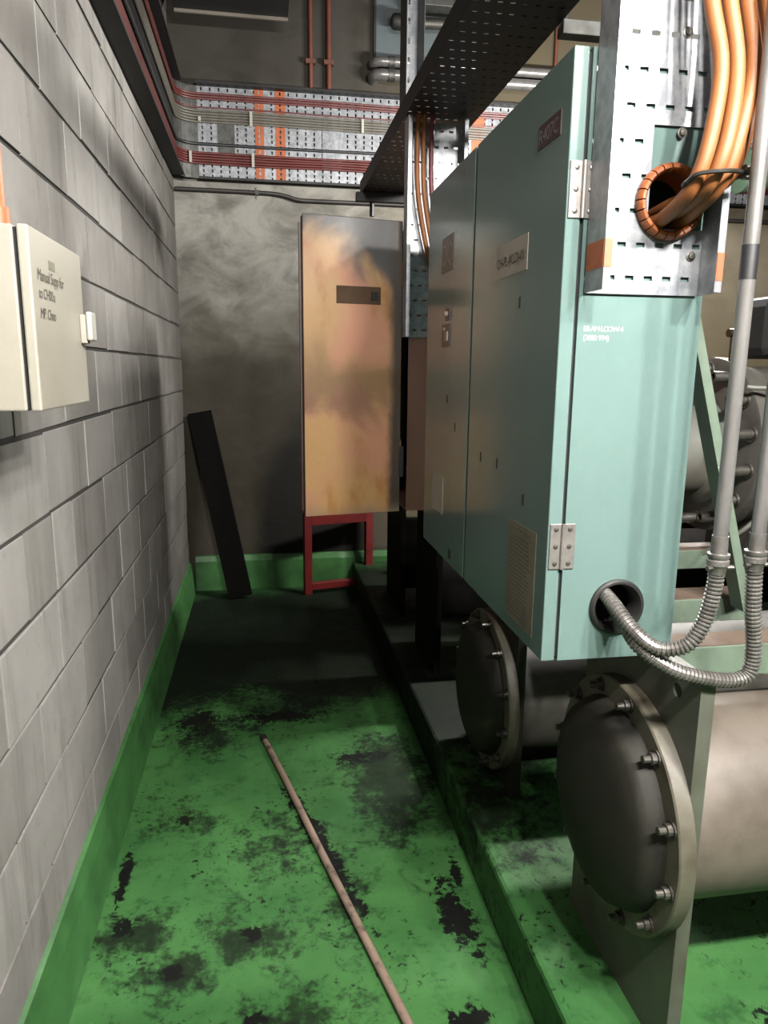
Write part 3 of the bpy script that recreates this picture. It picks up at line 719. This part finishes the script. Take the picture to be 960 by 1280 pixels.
obj('end_cap', lathe(new(), (0.86, YB - 0.12, 3.55), (-1, 0, 0), [(-0.03, 0.045), (0.03, 0.045), (0.045, 0.035), (0.045, 0)], 24), 'duct_black', dp, smooth=True)
obj('bracket', bx(1.40, 1.43, YB - 0.13, YB - 0.02, 3.50, 3.54), 'pipe_dark', dp)
for k, (z, r, lab) in enumerate(((3.335, 0.028, 'upper of two long silver pipes with bent end on the end wall'), (3.262, 0.033, 'lower of two long silver pipes with bent end on the end wall'))):
    p_ = thing('silver_pipe', (1.4, YB - 0.1, z - r), lab, 'pipe', 'paired silver pipes on the end wall')
    obj('pipe', sweep(new(), [(0.72, YB, z), (0.71, YB - 0.05, z), (0.715, YB - 0.075, z), (0.73, YB - 0.09, z), (0.76, YB - 0.1, z), (1.2, YB - 0.1, z), (2.0, YB - 0.1, z + 0.005), (XR, YB - 0.1, z + 0.02)], r, 16), 'conduit_steel', p_, smooth=True)
    obj('collar', cyl(new(), (0.80, YB - 0.1, z), (0.84, YB - 0.1, z), r + 0.004, 16), 'galvanised_old', p_, smooth=True)
    for x in (1.2, 2.6): obj('bracket', bx(x - 0.012, x + 0.012, YB - 0.1, YB, z - 0.006, z + 0.006), 'galvanised_old', p_)
du = thing('ventilation_box', (-0.12, 4.32, 3.45), 'black sheet-metal ventilation box hanging from the ceiling at the upper left', 'duct')
obj('casing', bx(-0.44, 0.188, 4.05, 4.60, 3.458, CEIL), 'duct_black', du)
obj('edge_trim', bx(-0.44, 0.188, 4.60, 4.612, 3.435, 3.470), 'duct_edge', du)
obj('bottom_plate', bx(-0.44, 0.188, 4.05, 4.60, 3.452, 3.458), 'duct_black', du)

# green water pipe at the far right
gp = thing('water_pipe', (3.4, 4.0, 2.52), 'dark green water pipe crossing high at the far right', 'pipe')
obj('pipe', cyl(new(), (2.73, 4.0, 2.62), (XR, 4.0, 2.62), 0.085, 28), 'green_pipe', gp, smooth=True)
obj('end_flange', cyl(new(), (2.70, 4.0, 2.62), (2.735, 4.0, 2.62), 0.12, 28), 'green_pipe', gp, smooth=True)
obj('hanger_rod', cyl(new(), (3.0, 4.0, 2.70), (3.0, 4.0, CEIL), 0.008, 8), 'galvanised_old', gp)
obj('hanger_band', cyl(new(), (2.985, 4.0, 2.62), (3.015, 4.0, 2.62), 0.09, 28), 'galvanised_old', gp, smooth=True)

# ------------------------------------------------------------------ burnt cabinet at the end
B0 = (0.50, 0.76, 2.655, 3.62, 0.967, 2.006)
bc = thing('burnt_cabinet', (0.63, 3.13, 0.967), 'heat-scorched tan and pink control cabinet with its door swung open', 'cabinet')
bm = new()
x0, x1, y0, y1, z0, z1 = B0
x0 += 0.03
box(bm, x0, x1, y0, y0 + 0.003, z0, z1); box(bm, x0, x1, y1 - 0.003, y1, z0, z1)
box(bm, x1 - 0.003, x1, y0 + 0.003, y1 - 0.003, z0, z1)
box(bm, x0, x1 - 0.003, y0 + 0.003, y1 - 0.003, z0, z0 + 0.003); box(bm, x0, x1 - 0.003, y0 + 0.003, y1 - 0.003, z1 - 0.003, z1)
obj('body', bm, 'burnt_body', bc)
obj('door', bx(0.50, 0.526, 3.05, 3.62, z0, z1), 'burnt_body', bc, bevel=0.002)
obj('mounting_board', bx(0.70, 0.75, 2.70, 3.58, z0 + 0.05, z1 - 0.05), 'cabinet_inside', bc)
# open door: hinged at the near front corner, swung past square
hx, hy = 0.500, 2.655; ex, ey = 0.142, 2.590
dv = Vector((ex - hx, ey - hy, 0)); W = dv.length; du_ = dv.normalized(); dn = Vector((0, 0, 1)).cross(du_)   # dn points towards the camera
if dn.y > 0: dn = -dn
def dbox(a0, a1, n0, n1, z0, z1):
    bm = new(); O = Vector((hx, hy, 0))
    c = [O + du_ * a + dn * n_ + Vector((0, 0, z)) for z in (z0, z1) for (a, n_) in ((a0, n0), (a1, n0), (a1, n1), (a0, n1))]
    V = [bm.verts.new(p_) for p_ in c]
    for f in ((0, 3, 2, 1), (4, 5, 6, 7), (0, 1, 5, 4), (1, 2, 6, 5), (2, 3, 7, 6), (3, 0, 4, 7)): bm.faces.new([V[i] for i in f])
    return bm
od = obj('door', dbox(0.0, W, 0.004, 0.010, 0.967, 2.01), 'burnt_door', bc, bevel=0.002, label='open scorched tan door')
obj('door_return', dbox(W - 0.016, W - 0.001, -0.022, 0.004, 0.97, 2.005), 'door_edge', od)
obj('door_return', dbox(0.0, W - 0.016, -0.022, 0.004, 0.97, 0.985), 'door_edge', od)
obj('door_return', dbox(0.0, W - 0.016, -0.022, 0.004, 1.99, 2.005), 'door_edge', od)
obj('seal_strip', dbox(W - 0.002, W + 0.006, -0.030, -0.020, 0.985, 1.985), 'door_edge', od)
obj('display_recess', dbox(0.082, 0.246, 0.0095, 0.0115, 1.722, 1.782), 'burnt_dark', od, label='brown scorched display patch')
obj('display_knob', dbox(0.092, 0.118, 0.0115, 0.015, 1.737, 1.765), 'gap_black', od)
obj('latch', dbox(-0.012, 0.004, 0.006, 0.016, 1.10, 1.215), 'gap_black', od)
for z in (1.15, 1.79):
    obj('hinge', cyl(new(), (0.500, 2.648, z), (0.500, 2.648, z + 0.09), 0.006, 10), 'burnt_dark', bc)

# ------------------------------------------------------------------ chillers
def vessel(ch, Yv, Zv, R, x_plate=0.747, plate_z=0.964, half=None, xr=4.0, mat='shell_paint', nb=12, dome=0.042, bolts=True, pm='plate_paint', cm='cover_paint', cover=True):
    half = half or R * 0.87
    ap = lambda a, b: (x_plate, a, b)
    pl = obj('tube_plate', holed(new(), [(Yv - 0.22 * R / .26, PZ), (Yv + 0.22 * R / .26, PZ), (Yv + 0.22 * R / .26, plate_z), (Yv - 0.22 * R / .26, plate_z)], [(Yv - 0.15 * R / .26, plate_z - 0.045, 0.014)], ap, (0.028, 0, 0)), pm, ch)
    obj('shell', cyl(new(), (x_plate + 0.028, Yv, Zv), (xr, Yv, Zv), R * 0.785, 56), mat, ch, smooth=True)
    far = obj('tube_plate', bx(xr - 0.4, xr - 0.372, Yv - 0.22, Yv + 0.22, PZ, plate_z), 'plate_paint', ch)
    if not cover: return pl
    fl = obj('flange', lathe(new(), (x_plate, Yv, Zv), (-1, 0, 0), [(0, 0), (0, R), (0.030, R), (0.033, R - 0.003), (0.033, 0)], 64), 'rim_paint' if pm != 'soot_and_shade' else pm, ch, smooth=True)
    R2 = R * 0.835
    pf = [(0.033, R2), (0.045, R2 - 0.004), (0.060, R2 - 0.012)]
    for k in range(1, 9):
        a = PI / 2 * k / 8; pf.append((0.060 + dome * math.sin(a), (R2 - 0.012) * math.cos(a)))
    cv = obj('end_cover', lathe(new(), (x_plate, Yv, Zv), (-1, 0, 0), pf, 56), cm, ch, smooth=True)
    if bolts:
        for k in range(nb):
            a = 2 * PI * (k + 0.35) / nb; rb = R * 0.915
            y, z = Yv + rb * math.cos(a), Zv + rb * math.sin(a)
            b = obj('bolt', lathe(new(), (x_plate - 0.033, y, z), (-1, 0, 0), [(0, 0.017), (0.003, 0.017), (0.003, 0.012), (0.013, 0.012), (0.014, 0.0075), (0.028, 0.0075), (0.029, 0)], 6 if False else 12), 'bolt_steel', fl)
    return pl
ch = thing('water_chiller', (1.6, 1.7, PZ), 'large grimy water chiller with domed bolted end covers under the teal cabinet', 'chiller')
vessel(ch, 1.29, 0.605, 0.26)
vessel(ch, 2.19, 0.445, 0.265, plate_z=0.964, mat='cast_iron', pm='cover_paint')  # far vessel coloured darker to carry the shade under the cabinet
# frame rails
def rail(y, z0, z1, x0, x1, depth=0.075):
    r_ = obj('frame_rail', bx(x0, x1, y, y + depth, z0, z1), 'frame_green', ch, bevel=0.002, label='pale green frame rail')
    obj('dust_layer', bx(x0 + 0.002, x1 - 0.002, y + 0.003, y + depth - 0.003, z1, z1 + 0.0025), 'frame_dust', r_)
rail(1.28, 0.872, 0.940, 0.790, 3.6)
rail(1.56, 0.885, 0.945, 0.790, 1.20, 0.09)
rail(2.02, 0.885, 0.945, 0.790, 3.6, 0.09)
for x in (0.80, 2.6):
    obj('cross_rail', bx(x, x + 0.07, 1.355, 2.02, 0.872, 0.938), 'frame_green', ch, bevel=0.002)
for x in (1.5, 2.5, 3.3):
    obj('saddle', bx(x, x + 0.03, 1.15, 2.3, PZ, 0.33), 'plate_paint', ch)
    obj('post', bx(x, x + 0.05, 1.50, 1.56, 0.33, 0.873), 'frame_green', ch)
# leaning angle brace
def angle(bm, p, q, wdt, th, nrm):
    p, q = Vector(p), Vector(q); a = (q - p).normalized(); n_ = Vector(nrm); s = a.cross(n_).normalized(); n_ = s.cross(a).normalized()
    for (u0, u1, v0, v1) in ((0, wdt, 0, th), (0, th, th, wdt)):
        c = [pt + s * u + n_ * v for pt in (p, q) for (u, v) in ((u0, v0), (u1, v0), (u1, v1), (u0, v1))]
        V = [bm.verts.new(x_) for x_ in c]
        for f in ((0, 3, 2, 1), (4, 5, 6, 7), (0, 1, 5, 4), (1, 2, 6, 5), (2, 3, 7, 6), (3, 0, 4, 7)): bm.faces.new([V[i] for i in f])
    return bm
obj('brace', angle(new(), (1.117, 1.52, 0.94), (0.772, 1.52, 2.08), 0.048, 0.006, (0, -1, 0)), 'frame_green', ch, label='pale green slanted angle brace')
# compressor
def compressor(ch, dy, iron, tank):
    cp = obj('compressor', lathe(new(), (1.33, 2.02 + dy, 1.28), (1, 0, 0), [(0.03, 0.0), (0.03, 0.20), (0.08, 0.235), (0.5, 0.24), (0.9, 0.225), (1.2, 0.17), (1.25, 0)], 48), iron, ch, smooth=True)
    obj('flange', lathe(new(), (1.33, 2.02 + dy, 1.28), (1, 0, 0), [(0, 0), (0, 0.255), (0.004, 0.262), (0.04, 0.262), (0.045, 0.2), (0.045, 0)], 48), iron, cp, smooth=True)
    for k in range(14):
        a = 2 * PI * (k + 0.5) / 14; y, z = 2.02 + dy + 0.228 * math.cos(a), 1.28 + 0.228 * math.sin(a)
        obj('bolt', lathe(new(), (1.33, y, z), (-1, 0, 0), [(0, 0.022), (0.006, 0.022), (0.006, 0.016), (0.055, 0.016), (0.055, 0.010), (0.03, 0.010), (0.03, 0)], 14), 'bolt_steel', cp, smooth=True)
    obj('suction_casing', lathe(new(), (1.33, 2.06 + dy, 1.26), (-1, 0, 0), [(0, 0.17), (0.02, 0.135), (0.30, 0.135), (0.38, 0.12), (0.42, 0.06), (0.43, 0)], 40), tank, ch, smooth=True)
    obj('foot', bx(1.45, 1.85, 1.90 + dy, 2.14 + dy, 0.94, 1.08), iron, ch)
    obj('terminal_box', bx(1.455, 1.67, 1.94 + dy, 2.12 + dy, 1.54, 1.72), 'gap_black', ch, bevel=0.03)
    vv = obj('valve', cyl(new(), (1.345, 1.95 + dy, 1.52), (1.345, 1.95 + dy, 1.60), 0.006, 12), 'brass', ch, smooth=True)
    obj('valve_cap', cyl(new(), (1.33, 1.95 + dy, 1.61), (1.385, 1.95 + dy, 1.61), 0.012, 14), 'brass', vv, smooth=True)
    obj('oil_line', sweep(new(), spline([(1.30, 1.80 + dy, 1.46), (1.38, 1.76 + dy, 1.44), (1.40, 1.74 + dy, 1.30), (1.38, 1.74 + dy, 1.18), (1.32, 1.76 + dy, 1.08), (1.25, 1.85 + dy, 0.98)], 8), 0.006, 8), tank, ch, smooth=True)
    obj('bracket', bx(1.14, 1.20, 1.88 + dy, 1.96 + dy, 1.42, 1.56), iron, ch)
compressor(ch, 0.0, 'cast_iron', 'tank_paint')
ch2 = thing('water_chiller', (1.9, 3.15, PZ), 'shade-blackened water chiller standing in the dark below the burnt cabinet', 'chiller')
vessel(ch2, 3.12, 0.56, 0.24, x_plate=0.72, plate_z=0.964, bolts=False, mat='soot_and_shade', pm='soot_and_shade', cm='soot_and_shade', cover=False)
compressor(ch2, 1.55, 'soot_and_shade', 'soot_and_shade')  # unseen, added to keep lamp light off the lower end wall
obj('saddle', bx(1.45, 1.95, 3.45, 3.70, PZ, 0.942), 'soot_and_shade', ch2)
vessel(ch2, 3.95, 0.46, 0.26, x_plate=0.72, plate_z=0.90, bolts=False, mat='soot_and_shade', pm='soot_and_shade', cm='soot_and_shade', cover=False)

# ------------------------------------------------------------------ conduits with flexible hoses
def conduit(name, x, y, ztop, zbot, flex, label, tape=None):
    t_ = thing(name, (x, y, flex[3][2]), label, 'conduit', 'steel conduits with flexible hoses')
    p_ = obj('pipe', cyl(new(), (x, y, zbot), (x, y, ztop), 0.0118, 18), 'conduit_steel', t_, smooth=True)
    if tape: obj('tape_wrap', cyl(new(), (x, y, tape[0]), (x, y, tape[1]), 0.0128, 18), 'tape', p_, smooth=True, label='black tape wrap')
    c_ = obj('coupling', lathe(new(), (x, y, zbot - 0.030), (0, 0, 1), [(0, 0), (0, 0.0135), (0.012, 0.0145), (0.016, 0.018), (0.024, 0.018), (0.026, 0.015), (0.030, 0.018), (0.035, 0.018), (0.036, 0.0135), (0.065, 0.013), (0.065, 0)], 24), 'flex_steel', t_, smooth=True)
    for s in (-1, 1): obj('screw', cyl(new(), (x + s * 0.012, y - 0.006, zbot - 0.018), (x + s * 0.024, y - 0.008, zbot - 0.018), 0.004, 8), 'bolt_steel', c_, smooth=True)
    path = resample(spline(flex, 30), 0.0012)
    def rf(s):
        q = (s / 0.0072) % 1.0
        return 0.0118 + 0.0018 * (1 if 0.2 < q < 0.8 else -0.2)
    obj('flexible_hose', sweep(new(), path, 0.0125, 14, rf), 'flex_steel', t_, smooth=False, label='ribbed flexible steel hose')
conduit('steel_conduit', 0.739, 1.05, CEIL, 1.20, [(0.739, 1.05, 1.185), (0.738, 1.052, 1.140), (0.728, 1.055, 1.083), (0.704, 1.06, 1.042), (0.665, 1.08, 1.030), (0.635, 1.11, 1.051), (0.617, 1.165, 1.087), (0.622, 1.25, 1.10)],
        'nearer steel conduit with black tape and flexible hose into the cabinet', (1.640, 1.690))
conduit('steel_conduit', 0.815, 1.06, CEIL, 1.20, [(0.815, 1.06, 1.185), (0.822, 1.06, 1.10), (0.832, 1.06, 1.03), (0.828, 1.06, 0.985), (0.800, 1.06, 0.972), (0.741, 1.062, 0.979), (0.685, 1.075, 0.995), (0.643, 1.11, 1.025), (0.640, 1.17, 1.055), (0.655, 1.25, 1.06)],
        'right-hand steel conduit at the picture edge with the lower looping hose')

# ------------------------------------------------------------------ cream switch box on the block wall
SX = -0.33
wb = thing('wall_switch_box', (-0.42, 1.31, 1.43), 'cream metal switch box with handwriting on its door on the block wall', 'electrical box')
SY0, SY1, SZ0, SZ1 = 1.168, 1.478, 1.431, 1.700
obj('body', bx(XL, SX - 0.022, SY0 + 0.002, SY1 - 0.002, SZ0, SZ1), 'cream_box', wb, bevel=0.003)
obj('door_seal', bx(SX - 0.022, SX - 0.016, SY0 + 0.006, SY1 - 0.006, SZ0 + 0.004, SZ1 - 0.004), 'gap_black', wb)
wd = obj('door', bx(SX - 0.016, SX, SY0, SY1, SZ0, SZ1), 'cream_box', wb, bevel=0.003)
def on_box(y, z): return lambda a, b: (SX + 0.0008, y + a, z + b)
for s, y, z, sz in (('Manual Supp for', 1.195, 1.626, 0.0255), ('to CH00.a', 1.197, 1.600, 0.023), ('MP. Chno', 1.197, 1.570, 0.023)):
    obj('handwriting', text_bm(s, sz, on_box(y, z), shear=0.2, spacing=0.9), 'ink_faint', wd, label='dark handwritten lettering')
obj('sticker', bx(SX, SX + 0.0006, 1.262, 1.297, 1.648, 1.662), 'paper_dirty', wd)
obj('latch_base', bx(SX, SX + 0.012, 1.440, 1.462, 1.540, 1.592), 'paper_white', wd, bevel=0.002)
obj('latch_handle', bx(SX + 0.012, SX + 0.022, 1.436, 1.474, 1.545, 1.597), 'white_plastic', wd, bevel=0.003)
oc = thing('orange_conduit', (-0.40, 1.22, 1.70), 'orange conduit entering the top of the cream switch box', 'conduit')
obj('pipe', cyl(new(), (-0.395, 1.25, 1.715), (-0.395, 1.25, 2.62), 0.0125, 14), 'orange_paint', oc, smooth=True)
obj('gland', cyl(new(), (-0.395, 1.25, 1.700), (-0.395, 1.25, 1.735), 0.018, 14), 'orange_paint', oc, smooth=True)

# ------------------------------------------------------------------ loose things on the floor
rd = thing('steel_rod', (0.16, 2.05, 0), 'long thin pinkish steel pipe lying on the green floor', 'pipe')
obj('pipe', sweep(new(), [(-0.024, 2.73, 0.0125), (0.05, 2.43, 0.0125), (0.14, 2.04, 0.0125), (0.25, 1.58, 0.0125), (0.40, 0.95, 0.0125)], 0.0115, 14), 'rod_paint', rd, smooth=True)
obj('end_collar', cyl(new(), (-0.032, 2.762, 0.0125), (-0.022, 2.722, 0.0125), 0.0128, 14), 'pipe_brown', rd, smooth=True)
# leaning plank
bm = new()
def prism(bm, p0, p1, wv, tv):
    p0, p1, wv, tv = Vector(p0), Vector(p1), Vector(wv), Vector(tv)
    c = [p + a * wv + b * tv for p in (p0, p1) for (a, b) in ((0, 0), (1, 0), (1, 1), (0, 1))]
    V = [bm.verts.new(x_) for x_ in c]
    for f in ((0, 3, 2, 1), (4, 5, 6, 7), (0, 1, 5, 4), (1, 2, 6, 5), (2, 3, 7, 6), (3, 0, 4, 7)): bm.faces.new([V[i] for i in f])
    return bm
tag(obj('leaning_plank', prism(bm, (-0.25, 4.62, 0.006), (-0.485, 4.825, 1.19), (0.15, 0, 0.026), (0.0, 0.03, 0.008)), 'wood_dark', bevel=0.002), 'dark sooty plank leaning into the corner of the end wall', 'plank')
# red stand
rs = thing('red_stand', (0.47, 4.73, 0), 'red painted steel frame stand below the open tan door', 'stand')
P0, P1 = Vector((0.275, 4.66, 0)), Vector((0.70, 4.76, 0)); ax = (P1 - P0).normalized(); sd = Vector((-ax.y, ax.x, 0))
def pbox(a0, a1, z0, z1, s0=0.0, s1=0.045):
    return prism(new(), P0 + ax * a0 + sd * s0 + Vector((0, 0, z0)), P0 + ax * a0 + sd * s0 + Vector((0, 0, z1)), ax * (a1 - a0), sd * (s1 - s0))
Ls = (P1 - P0).length
obj('post', pbox(-0.025, 0.025, 0, 0.56), 'red_steel', rs, bevel=0.002)
obj('post', pbox(Ls - 0.025, Ls + 0.025, 0, 0.56), 'red_steel', rs, bevel=0.002)
obj('top_bar', pbox(0.025, Ls - 0.025, 0.475, 0.56), 'red_steel', rs, bevel=0.002)
obj('bottom_bar', pbox(0.025, Ls - 0.025, 0.03, 0.075), 'red_steel', rs, bevel=0.002)
# small crumpled tin on the plinth
bm = lathe(new(), (0.84, 4.50, PZ), (0, 0, 1), [(0, 0), (0, 0.042), (0.004, 0.044), (0.10, 0.044), (0.106, 0.042), (0.104, 0.038), (0.10, 0.0)], 24)
tn = tag(obj('metal_tin', bm, 'tin_metal', smooth=True), 'small shiny metal tin standing in the dark beside the red stand', 'tin')
obj('wire_handle', sweep(new(), [(0.84 + 0.044 * math.cos(a), 4.50, PZ + 0.09 + 0.04 * math.sin(a)) for a in [PI * k / 10 for k in range(11)]], 0.002, 6), 'bolt_steel', tn)
